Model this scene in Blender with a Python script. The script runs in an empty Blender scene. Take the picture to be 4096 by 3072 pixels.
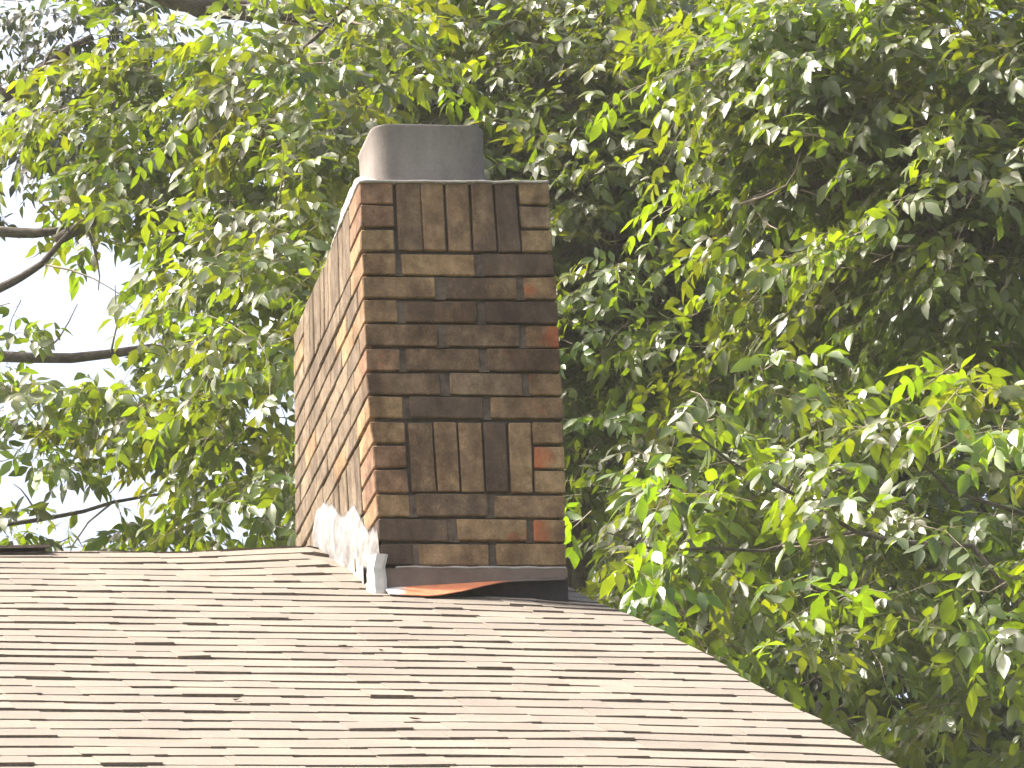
import bpy, bmesh, math, random
import numpy as np
from mathutils import Vector, Matrix

random.seed(7)
rng = np.random.default_rng(11)
scene = bpy.context.scene
C = scene.collection
R = math.radians

# ------------------------------------------------------------------ camera, sky, sun, exposure
ZO = 6.0305                                   # chimney foot above the ground
cam_d = bpy.data.cameras.new("camera")
cam = bpy.data.objects.new("camera", cam_d)
C.objects.link(cam)
d = Vector((0.1879450, 0.9324179, 0.3086640)).normalized()
r = Vector((0.9821251, -0.1817222, -0.0490645)).normalized()
u = r.cross(d).normalized()
cam.matrix_world = Matrix(((r.x, u.x, -d.x, -2.6253026), (r.y, u.y, -d.y, -14.9186871),
                           (r.z, u.z, -d.z, -4.4305420 + ZO), (0, 0, 0, 1)))
cam_d.sensor_width = 36.0
cam_d.lens = 6013.7365 / 1024.0 * 36.0
cam_d.clip_start = 0.1
cam_d.clip_end = 2000.0
scene.camera = cam

SUN_EL, SUN_AZ = R(52), R(20)                 # azimuth: from due left (-x) towards the back (+y)
sdir = Vector((-math.cos(SUN_AZ) * math.cos(SUN_EL), math.sin(SUN_AZ) * math.cos(SUN_EL), math.sin(SUN_EL)))
world = bpy.data.worlds.new("World")
scene.world = world
world.use_nodes = True
wn = world.node_tree
sky = wn.nodes.new("ShaderNodeTexSky")
sky.sky_type = 'NISHITA'
sky.sun_disc = False
sky.sun_elevation = SUN_EL
sky.sun_rotation = math.atan2(sdir.x, sdir.y)
sky.air_density = 0.8
sky.dust_density = 10.0
sky.ozone_density = 1.0
wn.links.new(sky.outputs[0], wn.nodes["Background"].inputs[0])
wn.nodes["Background"].inputs[1].default_value = 0.15
sun_d = bpy.data.lights.new("sun", 'SUN')
sun_d.energy = 3.5
sun_d.angle = R(0.5)
sun_d.color = (1.0, 0.95, 0.87)
sun = bpy.data.objects.new("sun", sun_d)
C.objects.link(sun)
sun.rotation_euler = sdir.to_track_quat('Z', 'Y').to_euler()
scene.view_settings.view_transform = 'Standard'
scene.view_settings.look = 'None'
scene.view_settings.exposure = 1.75
scene.view_settings.gamma = 1.0
try:
    scene.cycles.max_bounces = 8
    scene.cycles.transparent_max_bounces = 8
    scene.cycles.sample_clamp_indirect = 6.0
except Exception:
    pass

# ------------------------------------------------------------------ helpers
def empty(name, loc, label=None, cat=None, group=None):
    o = bpy.data.objects.new(name, None)
    o.empty_display_size = 0.2
    o.location = loc
    C.objects.link(o)
    if label: o["label"] = label
    if cat: o["category"] = cat
    if group: o["group"] = group
    return o

def mesh_obj(name, verts, faces, mats, parent=None, fmat=None, smooth=False, attrs=None):
    """verts in world coordinates; the object sits under its parent (Empties carry a location only)."""
    v = np.asarray(verts, dtype=np.float64).reshape(-1, 3)
    off = np.zeros(3)
    p = parent
    while p is not None:
        off += np.array(p.location)
        p = p.parent
    v = v - off
    me = bpy.data.meshes.new(name)
    if isinstance(faces, np.ndarray):
        nf, k = faces.shape
        me.vertices.add(len(v)); me.loops.add(nf * k); me.polygons.add(nf)
        me.vertices.foreach_set("co", v.astype(np.float32).ravel())
        me.loops.foreach_set("vertex_index", faces.astype(np.int32).ravel())
        me.polygons.foreach_set("loop_start", np.arange(0, nf * k, k, dtype=np.int32))
        me.polygons.foreach_set("loop_total", np.full(nf, k, dtype=np.int32))
    else:
        me.from_pydata([tuple(x) for x in v], [], faces)
    for m in (mats if isinstance(mats, (list, tuple)) else [mats]):
        me.materials.append(m)
    if fmat is not None:
        me.polygons.foreach_set("material_index", np.asarray(fmat, dtype=np.int32))
    if smooth:
        me.polygons.foreach_set("use_smooth", np.ones(len(me.polygons), dtype=bool))
    if attrs:
        for an, (typ, dat) in attrs.items():
            a = me.attributes.new(an, typ, 'POINT')
            dat = np.asarray(dat, dtype=np.float32)
            if typ == 'FLOAT_COLOR':
                a.data.foreach_set("color", dat.ravel())
            else:
                a.data.foreach_set("value", dat.ravel())
    me.update(calc_edges=True)
    me.validate()
    o = bpy.data.objects.new(name, me)
    C.objects.link(o)
    if parent is not None:
        o.parent = parent
    return o

class MB:
    """collects polygons of one mesh object"""
    def __init__(s): s.v = []; s.f = []; s.m = []
    def add(s, verts, faces, m=0):
        n = len(s.v)
        s.v += [tuple(x) for x in verts]
        s.f += [tuple(i + n for i in f) for f in faces]
        s.m += [m] * len(faces)
    def box(s, x0, x1, y0, y1, z0, z1, m=0):
        s.add([(x0, y0, z0), (x1, y0, z0), (x1, y1, z0), (x0, y1, z0), (x0, y0, z1), (x1, y0, z1), (x1, y1, z1), (x0, y1, z1)],
              [(0, 3, 2, 1), (4, 5, 6, 7), (0, 1, 5, 4), (1, 2, 6, 5), (2, 3, 7, 6), (3, 0, 4, 7)], m)
    def tube(s, pts, rad, n=8, m=0, cap=True, wob=0.0):
        pts = [Vector(p) for p in pts]
        N = len(pts)
        base = len(s.v)
        up = Vector((0.31, 0.17, 0.93))
        for i, p in enumerate(pts):
            t = (pts[min(i + 1, N - 1)] - pts[max(i - 1, 0)]).normalized()
            a = t.cross(up)
            if a.length < 1e-3: a = t.cross(Vector((1, 0, 0)))
            a.normalize(); b = t.cross(a)
            rr = rad[i] if isinstance(rad, (list, tuple)) else rad
            for k in range(n):
                q = 2 * math.pi * k / n
                w = rr * (1 + wob * (random.random() - 0.5))
                s.v.append(tuple(p + (a * math.cos(q) + b * math.sin(q)) * w))
        for i in range(N - 1):
            for k in range(n):
                k2 = (k + 1) % n
                s.f.append((base + i * n + k, base + i * n + k2, base + (i + 1) * n + k2, base + (i + 1) * n + k)); s.m.append(m)
        if cap:
            s.f.append(tuple(base + k for k in range(n - 1, -1, -1))); s.m.append(m)
            s.f.append(tuple(base + (N - 1) * n + k for k in range(n))); s.m.append(m)
    def build(s, name, mats, parent=None, smooth=False, z=0.0):
        v = np.array(s.v); v[:, 2] += z
        return mesh_obj(name, v, s.f, mats, parent, s.m, smooth)

# smooth value noise on arrays
_tab = rng.random(4096)
def vnoise(x, y=0.0, seed=0):
    x = np.asarray(x, float); y = np.asarray(y, float) + np.zeros_like(x)
    x0 = np.floor(x).astype(int); y0 = np.floor(y).astype(int)
    fx = x - x0; fy = y - y0
    fx = fx * fx * (3 - 2 * fx); fy = fy * fy * (3 - 2 * fy)
    h = lambda a, b: _tab[(a * 127 + b * 311 + seed * 74) % 4096]
    return ((h(x0, y0) * (1 - fx) + h(x0 + 1, y0) * fx) * (1 - fy) + (h(x0, y0 + 1) * (1 - fx) + h(x0 + 1, y0 + 1) * fx) * fy) * 2 - 1

def sstep(a, b, x):
    t = np.clip((np.asarray(x, float) - a) / (b - a), 0, 1)
    return t * t * (3 - 2 * t)

# ------------------------------------------------------------------ materials
def new_mat(name):
    m = bpy.data.materials.new(name)
    m.use_nodes = True
    nt = m.node_tree
    return m, nt, nt.nodes["Principled BSDF"]

def N(nt, typ, **kw):
    n = nt.nodes.new(typ)
    for k, v in kw.items():
        if k.startswith("i_"):
            n.inputs[int(k[2:])].default_value = v
        else:
            setattr(n, k, v)
    return n

def noise(nt, scale, detail=4, rough=0.6, vec=None):
    n = nt.nodes.new("ShaderNodeTexNoise")
    n.inputs["Scale"].default_value = scale
    n.inputs["Detail"].default_value = detail
    n.inputs["Roughness"].default_value = rough
    if vec is not None: nt.links.new(vec, n.inputs["Vector"])
    return n

def ramp(nt, src, stops):
    n = nt.nodes.new("ShaderNodeValToRGB")
    els = n.color_ramp.elements
    while len(els) < len(stops): els.new(0.5)
    for e, (p, c) in zip(els, stops):
        e.position = p; e.color = (*c, 1) if len(c) == 3 else c
    nt.links.new(src, n.inputs[0])
    return n

def mix(nt, a, b, fac, mode='MIX'):
    n = nt.nodes.new("ShaderNodeMix")
    n.data_type = 'RGBA'; n.blend_type = mode
    for sock, val in ((n.inputs[0], fac), (n.inputs[6], a), (n.inputs[7], b)):
        if hasattr(val, "is_linked"): nt.links.new(val, sock)
        elif isinstance(val, (int, float)): sock.default_value = val
        else: sock.default_value = (*val, 1) if len(val) == 3 else val
    return n.outputs[2]

def bump(nt, bsdf, h, strength, dist):
    b = nt.nodes.new("ShaderNodeBump")
    b.inputs["Strength"].default_value = strength
    b.inputs["Distance"].default_value = dist
    nt.links.new(h, b.inputs["Height"])
    nt.links.new(b.outputs[0], bsdf.inputs["Normal"])

def objco(nt):
    return nt.nodes.new("ShaderNodeTexCoord").outputs["Object"]

def scaled(nt, co, s):
    m = nt.nodes.new("ShaderNodeMapping")
    m.inputs["Scale"].default_value = s
    nt.links.new(co, m.inputs[0])
    return m.outputs[0]

def simple(name, c1, c2, scale, rough=0.85, bstr=0.3, bdist=0.004, detail=6, spec=0.3, metal=0.0):
    m, nt, b = new_mat(name)
    co = objco(nt)
    n = noise(nt, scale, detail, 0.65, co)
    rp = ramp(nt, n.outputs[0], [(0.3, c1), (0.7, c2)])
    nt.links.new(rp.outputs[0], b.inputs["Base Color"])
    b.inputs["Roughness"].default_value = rough
    b.inputs["Specular IOR Level"].default_value = spec
    b.inputs["Metallic"].default_value = metal
    n2 = noise(nt, scale * 5, 5, 0.7, co)
    bump(nt, b, n2.outputs[0], bstr, bdist)
    return m

def brick_material():
    m, nt, b = new_mat("weathered_brick")
    co = objco(nt)
    at = N(nt, "ShaderNodeAttribute", attribute_name="tint")
    og = N(nt, "ShaderNodeAttribute", attribute_name="burn")
    st = N(nt, "ShaderNodeAttribute", attribute_name="soil")
    n1 = noise(nt, 26, 6, 0.7, co)
    v1 = ramp(nt, n1.outputs[0], [(0.28, (0.5, 0.48, 0.46)), (0.74, (1.38, 1.35, 1.3))])
    c = mix(nt, at.outputs[0], v1.outputs[0], 1.0, 'MULTIPLY')
    # orange, freshly spalled spots
    n2 = noise(nt, 14, 3, 0.5, co)
    ad = N(nt, "ShaderNodeMath", operation='MULTIPLY_ADD'); nt.links.new(og.outputs["Fac"], ad.inputs[0]); ad.inputs[1].default_value = 0.75
    nt.links.new(n2.outputs[0], ad.inputs[2])
    r2 = ramp(nt, ad.outputs[0], [(0.78, (0, 0, 0)), (1.08, (1, 1, 1))])
    c = mix(nt, c, (0.36, 0.125, 0.055), r2.outputs[0])
    # dark lichen and dirt, blotchy, more on some bricks
    n3 = noise(nt, 13, 6, 0.75, scaled(nt, co, (1, 1, 0.5)))
    ad3 = N(nt, "ShaderNodeMath", operation='MULTIPLY_ADD'); nt.links.new(st.outputs["Fac"], ad3.inputs[0]); ad3.inputs[1].default_value = 0.5
    nt.links.new(n3.outputs[0], ad3.inputs[2])
    r3 = ramp(nt, ad3.outputs[0], [(0.53, (0, 0, 0)), (0.82, (0.75, 0.75, 0.75))])
    c = mix(nt, c, (0.07, 0.052, 0.042), r3.outputs[0])
    nb1 = noise(nt, 5.5, 6, 0.75, scaled(nt, co, (1, 1, 0.7)))
    rb1 = ramp(nt, nb1.outputs[0], [(0.38, (0.5, 0.46, 0.44)), (0.62, (1.15, 1.15, 1.15))])
    c = mix(nt, c, rb1.outputs[0], 0.9, 'MULTIPLY')
    nb2 = noise(nt, 320, 3, 0.8, co)
    rb2 = ramp(nt, nb2.outputs[0], [(0.3, (0.72, 0.72, 0.72)), (0.7, (1.25, 1.25, 1.25))])
    c = mix(nt, c, rb2.outputs[0], 1.0, 'MULTIPLY')
    # pale lime bloom in small flecks
    n4 = noise(nt, 55, 4, 0.7, co)
    r4 = ramp(nt, n4.outputs[0], [(0.66, (0, 0, 0)), (0.8, (0.4, 0.3, 0.4))])
    c = mix(nt, c, (0.36, 0.33, 0.29), r4.outputs[0])
    nt.links.new(c, b.inputs["Base Color"])
    b.inputs["Roughness"].default_value = 0.93
    b.inputs["Specular IOR Level"].default_value = 0.15
    n5 = noise(nt, 160, 6, 0.75, co)
    n6 = noise(nt, 30, 3, 0.5, co)
    mm = N(nt, "ShaderNodeMath", operation='ADD'); nt.links.new(n5.outputs[0], mm.inputs[0]); nt.links.new(n6.outputs[0], mm.inputs[1])
    bump(nt, b, mm.outputs[0], 0.75, 0.004)
    return m

def shingle_material():
    m, nt, b = new_mat("tan_asphalt_shingle")
    co = objco(nt)
    at = N(nt, "ShaderNodeAttribute", attribute_name="tint")
    n1 = noise(nt, 260, 3, 0.8, co)
    v1 = ramp(nt, n1.outputs[0], [(0.3, (0.66, 0.65, 0.64)), (0.7, (1.28, 1.26, 1.24))])
    c = mix(nt, at.outputs[0], v1.outputs[0], 1.0, 'MULTIPLY')
    n2 = noise(nt, 5, 4, 0.6, co)
    v2 = ramp(nt, n2.outputs[0], [(0.35, (0.9, 0.89, 0.9)), (0.68, (1.07, 1.06, 1.03))])
    c = mix(nt, c, v2.outputs[0], 1.0, 'MULTIPLY')
    nt.links.new(c, b.inputs["Base Color"])
    b.inputs["Roughness"].default_value = 0.95
    b.inputs["Specular IOR Level"].default_value = 0.15
    bump(nt, b, n1.outputs[0], 0.5, 0.002)
    return m

def leaf_material(name, trans=0.42, tcol=(1.5, 1.55, 0.25), rough=0.38, spec=0.5):
    m, nt, b = new_mat(name)
    at = N(nt, "ShaderNodeAttribute", attribute_name="tint")
    co = objco(nt)
    n1 = noise(nt, 18, 2, 0.5, co)
    v1 = ramp(nt, n1.outputs[0], [(0.3, (0.8, 0.82, 0.8)), (0.7, (1.2, 1.18, 1.1))])
    c = mix(nt, at.outputs[0], v1.outputs[0], 1.0, 'MULTIPLY')
    nt.links.new(c, b.inputs["Base Color"])
    b.inputs["Roughness"].default_value = rough
    b.inputs["Specular IOR Level"].default_value = spec
    t = nt.nodes.new("ShaderNodeBsdfTranslucent")
    tc = mix(nt, c, tcol, 1.0, 'MULTIPLY')
    nt.links.new(tc, t.inputs[0])
    ms = nt.nodes.new("ShaderNodeMixShader")
    ms.inputs[0].default_value = trans
    nt.links.new(b.outputs[0], ms.inputs[1]); nt.links.new(t.outputs[0], ms.inputs[2])
    nt.links.new(ms.outputs[0], nt.nodes["Material Output"].inputs[0])
    return m

M_BRICK = brick_material()
M_MORTAR = simple("grey_mortar", (0.05, 0.037, 0.028), (0.15, 0.117, 0.09), 36, 0.95, 0.6, 0.004)
M_SANDY = simple("sandy_mortar", (0.09, 0.072, 0.055), (0.2, 0.165, 0.128), 30, 0.95, 0.5, 0.004)
M_CORE = simple("shade_toned_raked_mortar", (0.05, 0.04, 0.035), (0.1, 0.08, 0.068), 30, 0.95, 0.5, 0.004)  # shade of the deep bed joints is put into this dark tone
M_CROWN = simple("pale_cement", (0.24, 0.22, 0.2), (0.37, 0.345, 0.32), 22, 0.95, 0.7, 0.006)
def parging_material():
    m, nt, b = new_mat("white_parging")
    co = objco(nt)
    n = noise(nt, 13, 6, 0.65, co)
    rp_ = ramp(nt, n.outputs[0], [(0.36, (0.075, 0.07, 0.065)), (0.6, (0.22, 0.213, 0.206))])
    nt.links.new(rp_.outputs[0], b.inputs["Base Color"])
    b.inputs["Roughness"].default_value = 0.92
    n2 = noise(nt, 60, 5, 0.7, co)
    bump(nt, b, n2.outputs[0], 0.5, 0.006)
    at = N(nt, "ShaderNodeAttribute", attribute_name="cover")
    ns_ = noise(nt, 30, 4, 0.7, scaled(nt, co, (1, 1.6, 0.28)))
    ad = N(nt, "ShaderNodeMath", operation='MULTIPLY_ADD'); nt.links.new(at.outputs["Fac"], ad.inputs[0]); ad.inputs[1].default_value = 1.3
    nt.links.new(ns_.outputs[0], ad.inputs[2])
    hf = N(nt, "ShaderNodeMath", operation='MULTIPLY'); nt.links.new(ad.outputs[0], hf.inputs[0]); hf.inputs[1].default_value = 0.5
    al = ramp(nt, hf.outputs[0], [(0.56, (0, 0, 0)), (0.76, (1, 1, 1))])
    nt.links.new(al.outputs[0], b.inputs["Alpha"])
    return m
M_PARGE = parging_material()
M_FLUE = None
M_GAP_SHADE = simple("painted_gap_shade", (0.016, 0.014, 0.015), (0.035, 0.03, 0.031), 40, 0.95)  # near-black colour painted as the shade beneath the flange
M_SHINGLE = shingle_material()
M_BUTT = simple("shingle_edge", (0.12, 0.095, 0.075), (0.2, 0.16, 0.125), 60, 0.95, 0.4, 0.002)
M_WHITEMETAL = simple("white_painted_metal", (0.27, 0.265, 0.25), (0.45, 0.445, 0.43), 14, 0.5, 0.15, 0.002)
M_CREAM = simple("cream_metal", (0.33, 0.29, 0.22), (0.45, 0.4, 0.31), 14, 0.55, 0.2, 0.002)
M_BARK = simple("grey_bark", (0.055, 0.045, 0.038), (0.17, 0.145, 0.12), 14, 0.95, 0.8, 0.02)
M_TWIG = simple("pale_twig", (0.16, 0.13, 0.1), (0.32, 0.27, 0.21), 30, 0.9, 0.4, 0.004)
M_GRASS = simple("lawn", (0.03, 0.055, 0.018), (0.07, 0.1, 0.035), 3, 0.95, 0.6, 0.03)
M_WALLBRICK = simple("house_wall_brick", (0.2, 0.12, 0.08), (0.3, 0.2, 0.13), 12, 0.9, 0.5, 0.006)
M_TRIM = simple("painted_trim", (0.4, 0.36, 0.31), (0.5, 0.46, 0.4), 10, 0.6, 0.2, 0.002)
M_DRY = simple("dry_leaf", (0.1, 0.08, 0.06), (0.17, 0.14, 0.11), 30, 0.9, 0.4, 0.003)

def metal_material():
    m, nt, b = new_mat("rusting_flashing")
    co = objco(nt)
    n1 = noise(nt, 20, 5, 0.65, co)
    v1 = ramp(nt, n1.outputs[0], [(0.3, (0.11, 0.074, 0.055)), (0.75, (0.18, 0.128, 0.098))])
    nt.links.new(v1.outputs[0], b.inputs["Base Color"])
    b.inputs["Roughness"].default_value = 0.6
    bump(nt, b, n1.outputs[0], 0.2, 0.004)
    return m
def rust_material():
    m, nt, b = new_mat("orange_rust")
    co = objco(nt)
    at = N(nt, "ShaderNodeAttribute", attribute_name="rust")
    n1 = noise(nt, 45, 5, 0.7, co)
    v1 = ramp(nt, n1.outputs[0], [(0.3, (0.3, 0.085, 0.03)), (0.7, (0.46, 0.17, 0.07))])
    v2 = ramp(nt, n1.outputs[0], [(0.3, (0.4, 0.37, 0.34)), (0.7, (0.55, 0.52, 0.48))])
    f1 = N(nt, "ShaderNodeClamp"); nt.links.new(at.outputs["Fac"], f1.inputs[0])
    f2 = N(nt, "ShaderNodeMath", operation='SUBTRACT', use_clamp=True); nt.links.new(at.outputs["Fac"], f2.inputs[0]); f2.inputs[1].default_value = 1.0
    c = mix(nt, v2.outputs[0], v1.outputs[0], f1.outputs[0])
    c = mix(nt, c, (0.075, 0.055, 0.047), f2.outputs[0])
    nt.links.new(c, b.inputs["Base Color"])
    b.inputs["Roughness"].default_value = 0.8
    bump(nt, b, n1.outputs[0], 0.3, 0.003)
    return m
def flue_material():
    m, nt, b = new_mat("grey_clay_flue")
    co = objco(nt)
    n1 = noise(nt, 7, 5, 0.6, scaled(nt, co, (1.6, 1.6, 0.5)))
    v1 = ramp(nt, n1.outputs[0], [(0.3, (0.136, 0.122, 0.11)), (0.72, (0.215, 0.195, 0.178))])
    n2 = noise(nt, 120, 4, 0.8, co)
    v2 = ramp(nt, n2.outputs[0], [(0.3, (0.85, 0.85, 0.85)), (0.7, (1.12, 1.12, 1.12))])
    c = mix(nt, v1.outputs[0], v2.outputs[0], 1.0, 'MULTIPLY')
    nt.links.new(c, b.inputs["Base Color"])
    b.inputs["Roughness"].default_value = 0.9
    b.inputs["Specular IOR Level"].default_value = 0.2
    bump(nt, b, n2.outputs[0], 0.5, 0.003)
    return m
M_METAL, M_RUST, M_FLUE = metal_material(), rust_material(), flue_material()

# ------------------------------------------------------------------ ground
gx = np.linspace(-140, 140, 61)
gv = np.array([(x, y, -0.02) for y in gx for x in gx])
gi = np.arange(60 * 61).reshape(60, 61)[:, :60].ravel()
ground = mesh_obj("ground", gv, np.stack([gi, gi + 1, gi + 62, gi + 61], 1), M_GRASS)
ground["kind"] = "structure"

# ------------------------------------------------------------------ house: walls and roof
W, D, H = 0.508, 1.3037, 16 * 0.0677           # chimney plan and height above its apron
TP, ZR = 0.41882, -0.06835
EXPO = 0.13807
YR = 0.856                                    # ridge line
XRAKE, XLEFT = 0.597, -9.0
YE = -4.9                                     # front eave
house = empty("house", (-4.2, YR, 0.0),
              "house with a pale tan shingle roof carrying the brick chimney", "house")

def roof_dz(x, y):
    x = np.asarray(x, float); y = np.asarray(y, float)
    sag = np.where(x > 0, -0.027 * x, np.clip(-x, 0, 1.2) * 0.007) - 0.004
    sag = sag * np.clip((0.85 - y) / 0.6, 0, 1)
    sag = sag + 0.018 * sstep(-0.45, 0.0, x) * sstep(-0.1, 0.7, y) * (x < 0.02)      # shingles lifted against the chimney
    sag = sag - 0.022 * sstep(0.3, 0.6, x) * sstep(-0.45, 0.3, y)
    return sag + 0.004 * vnoise(x * 1.3, y * 1.1, 3)
def roof_z(x, y, side=1):
    """side 1: front slope, side -1: rear slope"""
    yy = y if side == 1 else 2 * YR - y
    return ZR + TP * yy + roof_dz(x, yy)

SLANT = math.sqrt(1 + TP * TP)
NRM = np.array([0, -TP, 1]) / SLANT
roof_e = None
def shingles(side, name, parent):
    V, F, T, FM = [], [], [], []
    dy = EXPO / SLANT
    nrow = int((YR - YE) / dy)
    tone = np.array([0.186, 0.166, 0.139])
    lift = lambda k: np.array([0, -TP * (1 if side == 1 else -1), 1]) / SLANT * k
    for i in range(nrow + 1):
        yb = YR - 0.028 - i * dy - 0.0              # butt line of this course
        yt = min(yb + dy + 0.012, YR - 0.0005)
        x = XLEFT + rng.uniform(0, 0.1)
        segs = []
        thick = rng.random() < 0.5
        while x < XRAKE:
            ln = rng.uniform(0.07, 0.15) if thick else rng.uniform(0.08, 0.26)
            x2 = min(x + ln, XRAKE)
            if XRAKE - x2 < 0.05: x2 = XRAKE
            segs.append((x, x2, thick))
            x = x2
            thick = (not thick) if rng.random() < 0.86 else thick
        xe = XRAKE + rng.uniform(-0.006, 0.006)
        for (a, b_, tk) in segs:
            if b_ >= XRAKE - 1e-6: b_ = xe
            # the part of the roof under the chimney is left out
            th = (0.0039 if tk else 0.0028) + rng.uniform(-0.0006, 0.0008)
            if tk and rng.random() < 0.1: th += 0.002
            drop = 0.004 if tk else 0.0
            ns = max(1, int((b_ - a) / 0.09))
            xs = np.linspace(a, b_, ns + 1)
            t = tone * rng.uniform(0.94, 1.06) * (1 + rng.uniform(-0.006, 0.006) * np.array([1, 0.1, -1]))
            if tk: t = t * 0.98
            wav = 0.0019 * vnoise(xs * 2.6, i * 1.7, 5) + 0.0013 * vnoise(xs * 8, i * 3.3, 9)
            ybb = yb - drop + 0.009 * vnoise(xs * 1.4, i * 2.1, 13)
            if tk: curl = rng.uniform(-0.001, 0.002)
            else: curl = 0
            base = len(V)
            ftop, fbut, fsid = [], [], []
            for j, xx in enumerate(xs):
                y0 = ybb[j]
                Y = (yt, y0, y0)
                k = (0.0006 + (0.002 if tk else 0.0), th + wav[j] + curl * (j == ns) + 0.002, -0.004)
                for yy, kk in zip(Y, k):
                    ry = yy if side == 1 else 2 * YR - yy
                    p = np.array([xx, ry, roof_z(xx, ry, side)]) + lift(kk)
                    V.append(p); T.append(t)
            for j in range(ns):
                o = base + 3 * j
                q = (o + 1, o + 4, o + 3, o)
                bq = (o + 2, o + 5, o + 4, o + 1)
                if side != 1: q = q[::-1]; bq = bq[::-1]
                F.append(q); FM.append(0)
                F.append(bq); FM.append(1)
            # end faces
            o = base; e = base + 3 * ns
            F.append((o, o + 2, o + 1)); FM.append(0)
            F.append((e, e + 1, e + 2)); FM.append(0)
    T = np.array(T)
    T = np.concatenate([T, np.ones((len(T), 1))], 1)
    V = np.array(V); V[:, 2] += ZO
    return mesh_obj(name, V, F, [M_SHINGLE, M_BUTT], parent, FM, False, {"tint": ('FLOAT_COLOR', T)})

roof = shingles(1, "roof", house)
rear = shingles(-1, "roof", house)
roof["label"] = "sunlit tan shingle slope in front of the chimney"
rear["label"] = "rear roof slope behind the ridge"
# roof deck, rake boards, fascia (all under the shingles)
mb = MB()
for side in (1, -1):
    for ya, yb in ((YR, YE),):
        ys = np.linspace(ya, yb, 12)
        for k in range(11):
            a, b_ = ys[k], ys[k + 1]
            f = (lambda q: q) if side == 1 else (lambda q: 2 * YR - q)
            P = []
            for yy in (a, b_):
                for xx in (XLEFT, XRAKE - 0.012):
                    z = float(roof_z(xx, yy, 1)) - 0.012
                    P.append((xx, f(yy), z))
            Q = [(p[0], p[1], p[2] - 0.02) for p in P]
            mb.add(P + Q, [(0, 1, 3, 2), (4, 6, 7, 5), (1, 5, 7, 3), (0, 2, 6, 4)])
mb.build("roof_deck", M_TRIM, roof, z=ZO)
for side in (1, -1):
    mb = MB()
    ys = np.linspace(YR, YE, 12)
    f = (lambda q: q) if side == 1 else (lambda q: 2 * YR - q)
    P = []
    for yy in ys:
        z = float(roof_z(XRAKE - 0.012, yy, 1)) - 0.034
        P += [(XRAKE - 0.035, f(yy), z), (XRAKE - 0.014, f(yy), z), (XRAKE - 0.014, f(yy), z - 0.13), (XRAKE - 0.035, f(yy), z - 0.13)]
    F = []
    for k in range(11):
        o = 4 * k
        for a in range(4):
            b_ = (a + 1) % 4
            F.append((o + a, o + b_, o + 4 + b_, o + 4 + a))
    F += [(0, 1, 2, 3), (47, 46, 45, 44)]
    mb.add(P, F)
    mb.build("rake_board", M_TRIM, roof if side == 1 else rear, z=ZO)
# walls
ze = float(roof_z(-4, YE + 0.5, 1)) - 0.05 + ZO
yf, yb_ = YE + 0.5, 2 * YR - YE - 0.5
xg = XRAKE - 0.09
for nm, vs, fs in (
    ("wall", [(XLEFT + 0.3, yf, 0), (xg, yf, 0), (xg, yf, ze), (XLEFT + 0.3, yf, ze), (XLEFT + 0.3, yf + 0.2, 0), (xg, yf + 0.2, 0), (xg, yf + 0.2, ze), (XLEFT + 0.3, yf + 0.2, ze)], None),
    ("wall", [(XLEFT + 0.3, yb_ - 0.2, 0), (xg, yb_ - 0.2, 0), (xg, yb_ - 0.2, ze), (XLEFT + 0.3, yb_ - 0.2, ze), (XLEFT + 0.3, yb_, 0), (xg, yb_, 0), (xg, yb_, ze), (XLEFT + 0.3, yb_, ze)], None)):
    mesh_obj(nm, vs, [(0, 1, 2, 3), (5, 4, 7, 6), (1, 5, 6, 2), (4, 0, 3, 7), (3, 2, 6, 7), (0, 4, 5, 1)], M_WALLBRICK, house)
for xa in (XLEFT + 0.3, xg - 0.2):
    zr_ = ZR + TP * YR - 0.1 + ZO
    pr = [(yf + 0.201, 0), (yb_ - 0.201, 0), (yb_ - 0.201, ze), (YR, zr_), (yf + 0.201, ze)]
    vs = [(xa, y, z) for y, z in pr] + [(xa + 0.199, y, z) for y, z in pr]
    mesh_obj("gable_wall", vs, [(0, 4, 3, 2, 1), (5, 6, 7, 8, 9)] + [(i, (i + 1) % 5, 5 + (i + 1) % 5, 5 + i) for i in range(5)], M_WALLBRICK, house)
# ridge caps: laminated cap pieces over a vent, ending left of the chimney
mb = MB()
xc = -0.775
k = 0
zt = ZR + TP * YR
while xc > XLEFT:
    x0, x1 = xc - 0.16, xc
    wv = 0.0035 * math.sin(k * 1.9) + 0.0012 * math.sin(k * 4.1)
    hi, lo = 0.010 + wv, 0.0055 + wv
    hw = 0.118
    P = []
    for xx, hh in ((x0, lo), (x0 + 0.08, (hi + lo) / 2 + 0.002 * math.sin(k * 3)), (x1, hi)):
        for yy, dz in ((-hw, -TP * hw + 0.015), (-hw * 0.4, -TP * hw * 0.4 + 0.004), (0, -0.003), (hw * 0.4, -TP * hw * 0.4 + 0.004), (hw, -TP * hw + 0.015)):
            P.append((xx, YR + yy, zt + dz + hh + 0.012))
    n = len(P)
    P += [(p[0], p[1], p[2] - (0.008 if xc < -0.8 or True else 0)) for p in P]
    F = []; FMm = []
    for a in range(2):
        for b_ in range(4):
            o = a * 5 + b_
            F.append((o, o + 5, o + 6, o + 1))
            F.append((n + o, n + o + 1, n + o + 6, n + o + 5))
    for a in range(2):
        F.append((a * 5, n + a * 5, n + a * 5 + 5, a * 5 + 5)); F.append((a * 5 + 4, a * 5 + 9, n + a * 5 + 9, n + a * 5 + 4))
    for b_ in range(4):
        F.append((10 + b_, n + 10 + b_, n + 11 + b_, 11 + b_)); F.append((b_, b_ + 1, n + b_ + 1, n + b_))
    base = len(mb.v)
    mb.v += P
    for q in F:
        mb.f.append(tuple(base + i for i in q))
        top = all(i < n for i in q)
        mb.m.append(0 if top else 1)
    xc -= 0.14; k += 1
capv = np.array(mb.v)
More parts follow.
